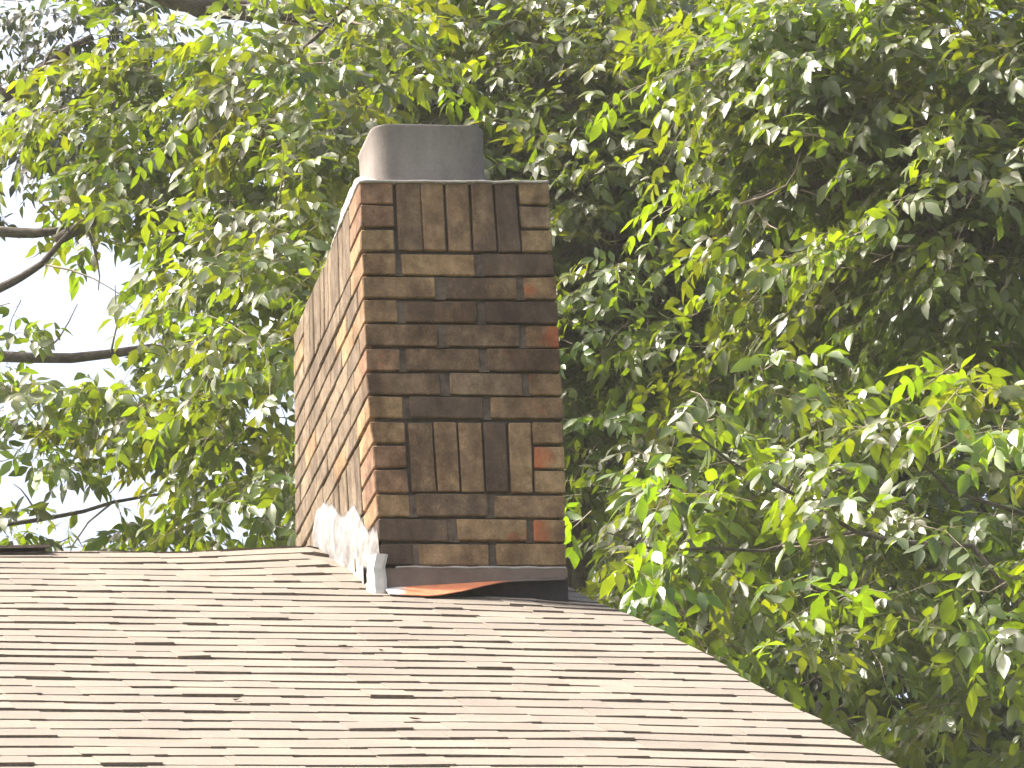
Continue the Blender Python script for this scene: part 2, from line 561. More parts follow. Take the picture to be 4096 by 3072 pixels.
# dark vent body beneath the caps
mb2 = MB()
P = []
for xx in (XLEFT, -0.80):
    for yy, dz in ((-0.1, -TP * 0.1), (0, 0.0), (0.1, -TP * 0.1)):
        P.append((xx, YR + yy, zt + dz + 0.0135))
    for yy, dz in ((-0.1, -TP * 0.1), (0, 0.0), (0.1, -TP * 0.1)):
        P.append((xx, YR + yy, zt + dz + 0.0025))
mb2.add(P, [(0, 6, 7, 1), (1, 7, 8, 2), (3, 9, 6, 0), (8, 11, 5, 2), (6, 9, 10, 7), (7, 10, 11, 8), (0, 1, 4, 3), (1, 2, 5, 4)], 2)
b0 = len(mb.v)
mb.v += mb2.v; mb.f += [tuple(i + b0 for i in f) for f in mb2.f]; mb.m += [2] * len(mb2.f)
M_VENT = simple("dark_vent", (0.08, 0.065, 0.06), (0.13, 0.11, 0.1), 30, 0.8)
vv = np.array(mb.v); vv[:, 2] += ZO
tint = np.tile([0.196, 0.17, 0.144, 1.0], (len(vv), 1)) * np.concatenate([np.repeat(rng.uniform(0.92, 1.08, (len(vv) // 5 + 1, 1)), 5, 0)[:len(vv)]] * 4, 1)
mesh_obj("ridge_cap", vv, mb.f, [M_SHINGLE, M_BUTT, M_VENT], roof, mb.m, False, {"tint": ('FLOAT_COLOR', tint)})

# ------------------------------------------------------------------ chimney
def warp(v):
    """the stack leans and bulges a little, as the photographed one does"""
    v = np.array(v, float)
    x, y, z = v[:, 0].copy(), v[:, 1], v[:, 2]
    t = np.clip(z / H, -0.1, 1.05)
    quad = lambda a, m, b_: a * (1 - t) * (1 - 2 * t) + m * 4 * t * (1 - t) + b_ * t * (2 * t - 1)
    lf = quad(0.009, -0.008, -0.006)
    rf = quad(-0.007, 0.009, 0.0015)
    lb = -0.0105 + 0.021 * np.clip((z - 0.3) / (H - 0.3), 0, 1)
    fy = np.clip(y / D, 0, 1)
    dl = lf * (1 - fy) + lb * fy
    fx = x / W
    v[:, 0] = x + dl * (1 - fx) + rf * fx
    v[:, 2] = z - 0.007 * (1 - fx) * np.clip(t, 0, 1) ** 2 * (1 - fy)
    return v

PAL = {
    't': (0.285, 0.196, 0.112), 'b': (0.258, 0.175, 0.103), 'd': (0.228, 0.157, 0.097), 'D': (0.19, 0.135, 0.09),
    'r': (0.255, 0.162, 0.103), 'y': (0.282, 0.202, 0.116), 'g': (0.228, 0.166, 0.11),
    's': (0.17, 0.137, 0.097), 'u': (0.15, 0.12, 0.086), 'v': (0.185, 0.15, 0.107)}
SOIL = {'t': 0.05, 'b': 0.18, 'd': 0.42, 'D': 0.7, 'r': 0.15, 'y': 0.05, 'g': 0.3, 's': 0.08, 'u': 0.16, 'v': 0.02}
bv, bf, bt, bo, bs, bm_ = [], [], [], [], [], []
def brick(x0, x1, y0, y1, z0, z1, code, burn=(0, 0), jit=0.0014):
    ch = rng.uniform(0.002, 0.0038)
    n = len(bv)
    jx, jy, jz = rng.uniform(-jit, jit, 3)
    cj = rng.normal(0, 0.0008, (8, 3))
    c = np.array(PAL[code]) * rng.uniform(0.9, 1.1)
    s_ = SOIL[code] + rng.uniform(-0.12, 0.12)
    rot = rng.normal(0, 0.004)
    for ci in range(8):
        sx, sy, sz = ci & 1, (ci >> 1) & 1, (ci >> 2) & 1
        cx, cy, cz = (x1 if sx else x0), (y1 if sy else y0), (z1 if sz else z0)
        e = cj[ci]
        for ax in range(3):
            p = [cx, cy, cz]
            for k in range(3):
                if k != ax:
                    p[k] += -ch if (sx, sy, sz)[k] else ch
            p[0] += jx + e[0]; p[1] += jy + e[1]; p[2] += jz + e[2]
            bv.append(p); bt.append((*c, 1)); bs.append(s_)
            bo.append(burn[sx])
    I = lambda ci, ax: n + ci * 3 + ax
    fs = []
    # faces: axis, sign
    for ax, bits in ((0, (1, 3, 7, 5)), (1, (2, 6, 7, 3)), (2, (4, 5, 7, 6))):
        fs.append([I(ci, ax) for ci in bits])
        bit = 1 << ax
        fs.append([I(ci & ~bit, ax) for ci in bits][::-1])
    # edges
    for ax in range(3):
        a1, a2 = (ax + 1) % 3, (ax + 2) % 3
        for s1 in (0, 1):
            for s2 in (0, 1):
                c0 = (s1 << a1) | (s2 << a2); c1 = c0 | (1 << ax)
                q = [I(c0, a1), I(c1, a1), I(c1, a2), I(c0, a2)]
                if (s1 + s2) % 2: q = q[::-1]
                fs.append(q)
    for ci in range(8):
        q = [I(ci, 0), I(ci, 1), I(ci, 2)]
        if bin(ci).count("1") % 2 == 0: q = q[::-1]
        fs.append(q)
    for q in fs:
        bf.append(tuple(q)); bm_.append(0)

def mortar(x0, x1, y0, y1, z0, z1, mm=1):
    n = len(bv)
    for zz in (z0, z1):
        for (xx, yy) in ((x0, y0), (x1, y0), (x1, y1), (x0, y1)):
            bv.append([xx, yy, zz]); bt.append((0.2, 0.2, 0.2, 1)); bs.append(0.0); bo.append(0.0)
    for k, q in enumerate(((0, 3, 2, 1), (4, 5, 6, 7), (0, 1, 5, 4), (1, 2, 6, 5), (2, 3, 7, 6), (3, 0, 4, 7))):
        bf.append(tuple(n + i for i in q)); bm_.append(3 if mm == 2 and k in (3, 5) else mm)

hc = 0.0677
TH = 0.09
# front bricks by course from the top, read off the photograph: (code, burn left, burn right)
FRONT = {3: ['b', 't', 'D'], 4: ['b', 'd', ('t', .55, 0)], 5: ['b', 'd', 'D'], 6: ['d', 'g', ('t', .25, .75)],
         7: [('r', .3, .1), 'd', ('d', .45, 0)], 8: ['d', 'g', ('b', .35, .15)], 9: [('t', .15, .1), 'D', ('b', 0, .35)],
         13: ['t', 'd', 'b'], 14: ['D', ('t', 0, .4), ('t', .8, 0)], 15: ['D', 'b', 't'], 16: ['d', 'd', 'd'], 17: ['d', 'b', 'd'], 18: ['d', 'd', 'b']}
LHEAD = {0: ('r', 0, .2), 1: ('r', 0, .15), 2: 'y', 10: 't', 11: 'r', 12: 'r'}
RHEAD = {0: 'y', 1: 'g', 2: 'y', 10: 't', 11: ('t', .75, 0), 12: ('t', 0.15, .3)}
SOLD = {0: ['d', 'b', 'b', 'd', 'D'], 10: ['d', ('b', .1, 0), 'b', 'D', 't']}
SX = [(0.0985, 0.1620), (0.1665, 0.2262), (0.2325, 0.2930), (0.2985, 0.3580), (0.3625, 0.4205)]
def cb(c):
    return (c, (0, 0)) if isinstance(c, str) else (c[0], (c[1], c[2]))
def tancode():
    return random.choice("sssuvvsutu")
uy = (D + 0.006) / 6.5
for c in range(0, 22):
    zt_ = H - c * hc
    z1, z0 = zt_ - 0.0042, zt_ - hc + 0.0042
    if c == 0: z1 = zt_ - 0.002
    if c == 9: z0 += 0.0025
    if c == 10: z1 -= 0.0025
    dzj = rng.uniform(-0.001, 0.001)
    z1 += dzj; z0 += dzj
    sol = c in (0, 1, 2, 10, 11, 12)
    A = sol or (c % 2 == 1 if c < 10 else c % 2 == 1)
    # ----- front and back stretchers
    if sol:
        fr = []
    elif A:
        fr = [(0.106, 0.297), (0.318, W)]
    else:
        fr = [(0.0, 0.190), (0.214, 0.403)]
    fc = FRONT.get(c, ['b', 'd', 'b'])
    if not sol:
        use = fc[1:] if A else fc[:2]
        for (a, b_), cc in zip(fr, use):
            code, bn = cb(cc)
            brick(a, b_, 0, TH, z0, z1, code, bn)
        fb = [(0.0, 0.190), (0.214, 0.403)] if A else [(0.106, 0.297), (0.318, W)]
        for (a, b_) in fb:
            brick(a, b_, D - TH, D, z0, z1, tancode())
        # head joints, struck nearly flush
        js = ((0.089, 0.106), (0.297, 0.318)) if A else ((0.190, 0.214), (0.403, 0.422))
        for (a, b_) in js:
            ins = rng.uniform(0.003, 0.010)
            mortar(a - 0.004, b_ + 0.004, ins, TH, z0 - 0.003, z1 + rng.uniform(-0.004, 0.003))
    # ----- left side
    def side(x0, x1, lead, corner, lastcode):
        """lead True: full stretcher at the front corner; corner: code for the brick whose end shows on the front"""
        pos = []
        if sol:
            pos = [(0.0, uy - 0.006), (D - uy + 0.006, D)]
        elif lead:
            pos = [(k * uy, (k + 1) * uy - 0.006) for k in range(6)]
        else:
            pos = [(0.5 * uy + k * uy, 0.5 * uy + (k + 1) * uy - 0.006) for k in range(6)]
        for j, (a, b_) in enumerate(pos):
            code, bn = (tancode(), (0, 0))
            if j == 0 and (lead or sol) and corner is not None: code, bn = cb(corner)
            xs0, xs1 = x0, x1
            if j == 0 and (lead or sol):
                # the header end on the front is as wide as the photo shows
                if x0 < 0.1: xs1 = 0.089
                else: xs0 = 0.422 if not sol else 0.427
            brick(xs0, xs1, a, b_, z0, z1, code, bn)
    if sol:
        side(0.0, TH, True, LHEAD[c], None)
        side(W - TH, W, True, RHEAD[c], None)
    else:
        if A:
            side(0.0, TH, True, fc[0], None)
            side(W - TH, W, False, None, None)
        else:
            side(0.0, TH, False, None, None)
            side(W - TH, W, True, fc[2], None)
    if c in (0, 10):
        zs0 = H - (c + 3) * hc + 0.0045
        zs1 = z1
        for (a, b_), cc in zip(SX, SOLD[c]):
            code, bn = cb(cc)
            brick(a, b_, 0, TH, zs0, zs1 - rng.uniform(0, 0.002), code, bn, 0.002)
            brick(a, b_, D - TH, D, zs0, zs1, tancode(), (0, 0))
        ns = 13
        ya, yb2 = uy, D - uy + 0.006
        st_ = (yb2 - ya) / ns
        for k in range(ns):
            for (xa, xb) in ((0.0, TH), (W - TH, W)):
                brick(xa, xb, ya + k * st_, ya + (k + 1) * st_ - 0.006, zs0, zs1, random.choice("susuvsu"), (0, 0), 0.002)
# mortar core, raked back behind the brick faces
core_in = 0.014
mortar(0.008, W - 0.008, core_in, D - core_in, -0.75, H - 0.006, 2)
BV = warp(bv)
BV[:, 2] += ZO
chimney = mesh_obj("chimney", BV, bf, [M_BRICK, M_MORTAR, M_CORE, M_SANDY], house, bm_, False,
                   {"tint": ('FLOAT_COLOR', bt), "burn": ('FLOAT', bo), "soil": ('FLOAT', bs)})
chimney["label"] = "tall weathered tan and brown brick chimney stack with soldier courses"

# mortar crown (cement wash) on top
nx, ny = 46, 96
X, Y = np.meshgrid(np.linspace(-0.003, W + 0.003, nx), np.linspace(-0.004, D + 0.003, ny))
edge = np.minimum(np.minimum(X + 0.003, W + 0.003 - X), np.minimum(Y + 0.004, D + 0.003 - Y))
lump = 0.005 * vnoise(X * 14, Y * 9, 2) + 0.003 * vnoise(X * 40, Y * 33, 4)
Z = H + 0.0015 + 0.024 * sstep(0.0, 0.12, edge) + lump * sstep(0.0, 0.03, edge) + 0.0015 * vnoise(X * 50, Y * 50, 8)
back = sstep(0.45, 0.6, Y)
Z = Z * (1 - back) + (H - 0.002 + 0.02 * sstep(0.0, 0.2, edge) + 0.002 * vnoise(X * 30, Y * 30, 12)) * back
X = X + 0.006 * back * (0.5 - X / W) * 2
Z += (0.062 + 0.02 * vnoise(Y * 17, 0.5, 41)) * np.exp(-((X - 0.02) / 0.042) ** 2) * sstep(-0.01, 0.15, Y) * (1 - sstep(0.37, 0.45, Y)) * sstep(0, 0.009, X + 0.003)   # heaped mortar beside the flue
Xw = X.copy()
ee = np.isclose(edge, 0, atol=1e-6)
Xw[ee] += 0.002 * vnoise(X[ee] * 60, Y[ee] * 60, 6)
top = warp(np.stack([Xw.ravel(), Y.ravel(), Z.ravel()], 1))
idx = np.arange(nx * ny).reshape(ny, nx)
fs = [(idx[j, i], idx[j, i + 1], idx[j + 1, i + 1], idx[j + 1, i]) for j in range(ny - 1) for i in range(nx - 1)]
ring = list(idx[0, :]) + list(idx[1:, -1]) + list(idx[-1, -2::-1]) + list(idx[-2:0:-1, 0])
low = top[ring].copy(); low[:, 2] -= 0.006
nb = len(top)
VV = np.concatenate([top, low])
L_ = len(ring)
for k in range(L_):
    k2 = (k + 1) % L_
    fs.append((ring[k2], ring[k], nb + k, nb + k2))
fs.append(tuple(nb + k for k in range(L_ - 1, -1, -1)))
VV[:, 2] += ZO
mesh_obj("mortar_crown", VV, fs, M_CROWN, chimney, None, True)

# clay flue liner: rounded square tube, open at the top
def rr_ring(x0, x1, y0, y1, rad, n=8):
    out = []
    for (cx, cy, a0) in ((x1 - rad, y0 + rad, -90), (x1 - rad, y1 - rad, 0), (x0 + rad, y1 - rad, 90), (x0 + rad, y0 + rad, 180)):
        for k in range(n + 1):
            a = R(a0 + 90 * k / n)
            out.append((cx + rad * math.cos(a), cy + rad * math.sin(a)))
    return out
FX0, FX1, FY0, FY1 = 0.056, 0.362, 0.085, 0.385
mb = MB()
lv = [(0.0, H - 0.05), (0.0, H + 0.03), (0.0, H + 0.1), (0.0005, H + 0.183), (0.004, H + 0.1885)]
rings = []
for ins, z in lv:
    rings.append([(x, y, z) for x, y in rr_ring(FX0 - ins, FX1 + ins * 0.6, FY0 - ins * 0.5, FY1 + ins, 0.048 + ins)])
for ins, z in ((0.013, H + 0.1885), (0.022, H + 0.183), (0.022, H - 0.05)):
    rings.append([(x, y, z) for x, y in rr_ring(FX0 + ins, FX1 - ins, FY0 + ins, FY1 - ins, 0.034)])
nr = len(rings[0])
vs = []
for q in rings:
    for (x, y, z) in q:
        jz = 0.0025 * float(vnoise(x * 30, y * 30, 7)) if z > H + 0.17 else 0
        vs.append((x, y, z + jz))
fs = []
for a in range(len(rings) - 1):
    for k in range(nr):
        k2 = (k + 1) % nr
        fs.append((a * nr + k, a * nr + k2, (a + 1) * nr + k2, (a + 1) * nr + k))
mb.add(vs, fs)
mb.build("flue_liner", M_FLUE, chimney, True, z=ZO)

# white cement parging smeared over the foot of the left face
poly = [(0.9, 0.425), (0.78, 0.40), (0.66, 0.365), (0.556, 0.313), (0.461, 0.265), (0.375, 0.262), (0.30, 0.25), (0.246, 0.205), (0.192, 0.163), (0.126, 0.12), (0.06, 0.11), (0.016, 0.098), (0.0, 0.07),
        (0.006, 0.035), (0.03, 0.01), (0.092, 0.0), (0.146, -0.01), (0.247, 0.012), (0.345, 0.045), (0.464, 0.1), (0.635, 0.18), (0.75, 0.235), (0.858, 0.285), (0.946, 0.33), (0.967, 0.359), (0.95, 0.40)]
PY = np.array([p[0] for p in poly]); PZ = np.array([p[1] for p in poly])
gy = np.arange(-0.0, 1.02, 0.007); gz = np.arange(-0.03, 0.47, 0.007)
GY, GZ = np.meshgrid(gy, gz)
def sdist(y, z):
    ins = np.zeros(y.shape, bool); dm = np.full(y.shape, 9.0)
    n = len(PY)
    for i in range(n):
        y1_, z1_, y2_, z2_ = PY[i], PZ[i], PY[(i + 1) % n], PZ[(i + 1) % n]
        c = ((z1_ > z) != (z2_ > z)) & (y < (y2_ - y1_) * (z - z1_) / (z2_ - z1_ + 1e-12) + y1_)
        ins ^= c
        t = np.clip(((y - y1_) * (y2_ - y1_) + (z - z1_) * (z2_ - z1_)) / ((y2_ - y1_) ** 2 + (z2_ - z1_) ** 2), 0, 1)
        dm = np.minimum(dm, np.hypot(y - y1_ - t * (y2_ - y1_), z - z1_ - t * (z2_ - z1_)))
    return np.where(ins, dm, -dm)
SD = sdist(GY, GZ) + 0.007 * vnoise(GY * 13, GZ * 5, 21) + 0.002 * vnoise(GY * 40, GZ * 20, 22)
thk = 0.003 + 0.009 * np.clip(SD / 0.05, 0, 1) ** 0.7 + (0.004 * vnoise(GY * 14, GZ * 7, 23) + 0.0014 * vnoise(GY * 40, GZ * 22, 24)) * np.clip(SD / 0.03, 0, 1)
keep = SD > -0.04
gi = np.arange(GY.size).reshape(GY.shape)
fs = []
for j in range(GY.shape[0] - 1):
    for i in range(GY.shape[1] - 1):
        if keep[j, i] and keep[j + 1, i] and keep[j, i + 1] and keep[j + 1, i + 1]:
            fs.append((gi[j, i], gi[j + 1, i], gi[j + 1, i + 1], gi[j, i + 1]))
pv = warp(np.stack([np.zeros(GY.size), GY.ravel(), GZ.ravel()], 1))
pv[:, 0] -= thk.ravel()
cover = sstep(-0.04, 0.012, SD).ravel()
used = np.unique(np.array(fs).ravel())
rm = -np.ones(GY.size, int); rm[used] = np.arange(len(used))
pv = pv[used]; fs = rm[np.array(fs)]
pv[:, 2] += ZO
pg = mesh_obj("parging", pv, fs, M_PARGE, chimney, None, True, {"cover": ('FLOAT', cover[used])})
pg["label"] = "white cement smeared on the foot of the sunlit side"

# apron flashing across the front
mb = MB()
nxs = 40
xs = np.linspace(0.012, 0.503, nxs)
zi = np.interp(xs, [0.0, 0.06, 0.384, 0.51], [-0.062, -0.057, -0.036, -0.030]) + 0.0012 * vnoise(xs * 18, 0, 31)
zt2 = -0.006 + 0.0015 * vnoise(xs * 25, 3, 32)
P = []
for k, x in enumerate(xs):
    P += [(x, -0.0045, zt2[k]), (x, -0.009, zt2[k] - 0.001), (x, -0.0085, zi[k])]
F = []
for k in range(nxs - 1):
    o = 3 * k
    F += [(o, o + 1, o + 4, o + 3), (o + 1, o + 2, o + 5, o + 4)]
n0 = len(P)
for k, x in enumerate(xs): P += [(x, -0.0045, zi[k] + 0.01), (x, -0.0045, -0.145)]  # added strip below the apron, coloured as the shaded gap
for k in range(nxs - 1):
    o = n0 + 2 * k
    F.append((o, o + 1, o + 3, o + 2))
mb.add(P, F, 0)
mesh_obj("apron_flashing", np.array(P) + np.array([0, 0, ZO]), F, [M_METAL, M_GAP_SHADE], chimney, [0] * (2 * (nxs - 1)) + [1] * (nxs - 1))
# mortar lip along the top of the apron
mb = MB()
xs2 = np.linspace(0.045, 0.5, 60)
P = []
for x in xs2:
    a = 0.0018 * float(vnoise(x * 40, 1, 33)); zc = -0.002 + 0.0015 * float(vnoise(x * 25, 3, 32))
    for (yy, zz) in ((0.002, 0.004), (-0.008 + a, 0.0015 + a), (-0.0105 + a, -0.002), (-0.008, -0.0045), (0.002, -0.005)):
        P.append((x, yy, zc + zz))
F = []
for k in range(59):
    for a in range(4):
        F.append((5 * k + a, 5 * k + a + 1, 5 * k + 6 + a, 5 * k + 5 + a))
F += [(0, 1, 2, 3, 4), tuple(59 * 5 + i for i in (4, 3, 2, 1, 0))]
mesh_obj("sealant_bead", np.array(P) + np.array([0, 0, ZO]), F, M_CROWN, chimney, None, True)
# flange of the apron: lies on the shingles at the left, lifts clear of them to the right
P, rustv = [], []
nyf = 6
xf = np.linspace(0.012, 0.497, nxs)
for k, x in enumerate(xf):
    y_out = np.interp(x, [0.0, 0.06, 0.22, 0.35, 0.5], [-0.07, -0.085, -0.075, -0.026, -0.013])
    zr0 = float(roof_z(x, y_out)) + 0.010
    zin = np.interp(x, [0.0, 0.06, 0.384, 0.51], [-0.062, -0.057, -0.036, -0.030])
    zlift = zin - abs(y_out) * 0.33
    s_ = float(sstep(0.07, 0.34, x)) ** 1.0
    zo = zr0 * (1 - s_) + zlift * s_ + 0.0015 * float(vnoise(x * 16, 5, 35))
    for j in range(nyf):
        t = j / (nyf - 1)
        yy = -0.0085 + (y_out + 0.0085) * t
        P.append((x, yy, zin + (zo - zin) * (t ** 1.1)))
        rustv.append(float(sstep(0.05, 0.075, x + 0.02 * t)) + float(sstep(0.29, 0.36, x)))
F = []
for k in range(nxs - 1):
    for j in range(nyf - 1):
        o = k * nyf + j
        F.append((o, o + 1, o + nyf + 1, o + nyf))
n0 = len(P)
P2 = [(p[0], p[1], p[2] - 0.0025) for p in P]
F2 = [tuple(n0 + i for i in q[::-1]) for q in F]
rim = [(k * nyf + nyf - 1) for k in range(nxs)]
F3 = [(rim[k], n0 + rim[k], n0 + rim[k + 1], rim[k + 1]) for k in range(nxs - 1)]
F3 += [(j, n0 + j, n0 + j + 1, j + 1)[::1] for j in range(nyf - 1)]
fl = mesh_obj("flashing_flange", np.array(P + P2) + np.array([0, 0, ZO]), F + F2 + F3, M_RUST, chimney, None, False,
              {"rust": ('FLOAT', rustv + rustv)})
fl["label"] = "rusty orange lower edge of the flashing, lifted at the right"

# bent white corner flashing at the front left foot
P = []
prof = [(-0.030, 0.035), (-0.027, 0.0), (-0.018, -0.020), (0.004, -0.027), (0.012, -0.026), (0.010, -0.020), (-0.010, -0.012), (-0.020, 0.004), (-0.023, 0.036)]
zs = np.linspace(-0.085, 0.030, 9)
for k, z in enumerate(zs):
    t = k / 8
    for (x, y) in prof:
        P.append((x + 0.004 * t + 0.004 * t * t + 0.0012 * math.sin(k * 2.2) + 0.003 * math.sin(k * 0.9) * (y < -0.01), y - 0.006 * t * t, z + (-0.006 * (x + 0.03) / 0.04 if k == 8 else 0)))
n = len(prof)
F = []
for k in range(8):
    for a in range(n):
        b_ = (a + 1) % n
        F.append((k * n + a, k * n + b_, (k + 1) * n + b_, (k + 1) * n + a))
F += [tuple(range(n - 1, -1, -1)), tuple(8 * n + i for i in range(n))]
mesh_obj("corner_flashing", np.array(P) + np.array([0, 0, ZO]), F, M_WHITEMETAL, chimney)

# stepped flashing along the left face where it meets the shingles
for k, (ya, yb3, hh, mt) in enumerate(((-0.004, 0.17, 0.046, M_CREAM), (0.16, 0.31, 0.05, M_WHITEMETAL), (0.30, 0.46, 0.045, M_CREAM), (0.45, 0.62, 0.05, M_CREAM), (0.61, 0.78, 0.06, M_WHITEMETAL))):
    za, zb = float(roof_z(-0.02, ya)) - 0.005, float(roof_z(-0.02, yb3)) - 0.005
    x0 = -0.013 - 0.0015 * (k % 2)
    mb = MB()
    mb.add([(x0, ya, za), (x0, yb3, zb), (x0 + 0.001, yb3 - 0.004, za + hh + 0.028), (x0 + 0.001, ya + 0.003, za + hh + 0.012),
            (x0 + 0.0016, ya, za), (x0 + 0.0016, yb3, zb), (x0 + 0.0026, yb3 - 0.004, za + hh + 0.028), (x0 + 0.0026, ya + 0.003, za + hh + 0.012)],
           [(0, 3, 2, 1), (4, 5, 6, 7), (0, 4, 7, 3), (1, 2, 6, 5), (3, 7, 6, 2)])
    mb.build("step_flashing", mt, chimney, z=ZO)

# ------------------------------------------------------------------ dry bits lying on the shingles
bits = [(-0.70, -2.071, 0.9, 0.4, "dry curled brown leaf on the shingles below the chimney, left one of two"),
        (-0.348, -2.35, 2.5, 0.42, "dry curled brown leaf on the shingles near the bottom edge, right one of two"),
        (-0.293, -1.118, 0.4, 0.4, "tiny grey leaf scrap lying flat on mid roof below the parging"),
        (-0.211, -1.18, 1.9, 0.3, "tiny dark leaf scrap on mid roof below the corner flashing")]
for (x, y, rot, sc, lab) in bits:
    mb = MB()
    P = []
    for i in range(7):
        t = i / 6
        w = 0.016 * math.sin(math.pi * min(1, t * 0.93 + 0.04)) + 0.001
        for j in (-1, 0, 1):
            lx = (t - 0.5) * 0.07; ly = j * w
            lz = 0.006 * (2 * t - 1) ** 2 + abs(j) * 0.008 * math.sin(math.pi * t)
            P.append((lx * sc, ly * sc, lz * sc + 0.003))
    F = [(3 * i + j, 3 * i + 3 + j, 3 * i + 4 + j, 3 * i + 1 + j) for i in range(6) for j in (0, 1)]
    P3 = [(p[0], p[1], p[2] - 0.0012) for p in P]
    nP = len(P)
    F += [tuple(nP + q for q in f[::-1]) for f in F[:12]]
    c_, s_ = math.cos(rot), math.sin(rot)
    wv = []
    for p in P + P3:
        X_, Y_ = x + p[0] * c_ - p[1] * s_, y + p[0] * s_ + p[1] * c_
        wv.append((X_, Y_, float(roof_z(X_, Y_)) + p[2] + 0.006 + ZO))
    o = mesh_obj("fallen_leaf", wv, F, M_DRY, None, None, True)
    o["label"] = lab; o["category"] = "leaf"; o["group"] = "dry leaf scraps on the roof"

# ------------------------------------------------------------------ trees
CAM = np.array(cam.matrix_world.translation)
dv, rv, uv = np.array(d), np.array(r), np.array(u)
FPX = 6013.7365 / 1024 * 2212
def at(px, py, y):
    """world point on the plane at depth y, from the layout sketch (2212 px wide)"""
    ray = dv + rv * (px - 1106) / FPX - uv * (py - 829.5) / FPX
    return CAM + ray * ((y - CAM[1]) / ray[1])

def unit(a):
    return a / np.maximum(np.linalg.norm(a, axis=-1, keepdims=True), 1e-9)

# template leaflet: 5 rows along, folded at the midrib
LT = [0.0, 0.2, 0.45, 0.72, 1.0]
LW = [0.0, 0.68, 1.0, 0.62, 0.0]
def leaflets(org, axis, nrm, length, width, tint, fold, curl):
    """arrays of leaflets -> verts, faces(quads), tints"""
    n = len(org)
    axis = unit(axis)
    side = unit(np.cross(nrm, axis))
    nrm = np.cross(axis, side)
    V = np.zeros((n, 13, 3))
    cols = []
    k = 0
    layout = []
    for i, (t, w) in enumerate(zip(LT, LW)):
        mid = org + axis * (length * t)[:, None] - nrm * (curl * length * t * t)[:, None]
        V[:, k] = mid; layout.append([k]); k += 1
        if w > 0:
            off = side * (width * 0.5 * w)[:, None]
            up = nrm * (fold * width * 0.5 * w)[:, None]
            V[:, k] = mid - off + up; V[:, k + 1] = mid + off + up
            layout[-1] += [k, k + 1]; k += 2
    V = V[:, :k]
    tris = []
    def addq(a, b, c_, e): tris.append((a, b, c_, e))
    # rows: tip/base are single
    (b0,), (m1, l1, r1), (m2, l2, r2), (m3, l3, r3), (tp,) = layout
    T = [(b0, m1, l1), (b0, r1, m1), (m1, m2, l2), (m1, l2, l1), (m1, r1, r2), (m1, r2, m2),
         (m2, m3, l3), (m2, l3, l2), (m2, r2, r3), (m2, r3, m3), (m3, tp, l3), (m3, r3, tp)]
    T = np.array(T)
    F = (np.arange(n) * k)[:, None, None] + T[None]
    tc = np.repeat(tint[:, None, :], k, 1)
    return V.reshape(-1, 3), F.reshape(-1, 3), tc.reshape(-1, 3)

def twig_tris(p0, p1, rad):
    """thin three-sided stems between arrays of points"""
    n = len(p0)
    ax = unit(p1 - p0)
    a = unit(np.cross(ax, np.tile([0.3, 0.2, 0.93], (n, 1))))
    b = np.cross(ax, a)
    V = np.zeros((n, 6, 3))
    for k in range(3):
        q = 2 * math.pi * k / 3
        o = (a * math.cos(q) + b * math.sin(q)) * rad[:, None]
        V[:, k] = p0 + o; V[:, 3 + k] = p1 + o * 0.7
    T = []
    for k in range(3):
        k2 = (k + 1) % 3
        T += [(k, k2, 3 + k2), (k, 3 + k2, 3 + k)]
    F = (np.arange(n) * 6)[:, None, None] + np.array(T)[None]
    return V.reshape(-1, 3), F.reshape(-1, 3)

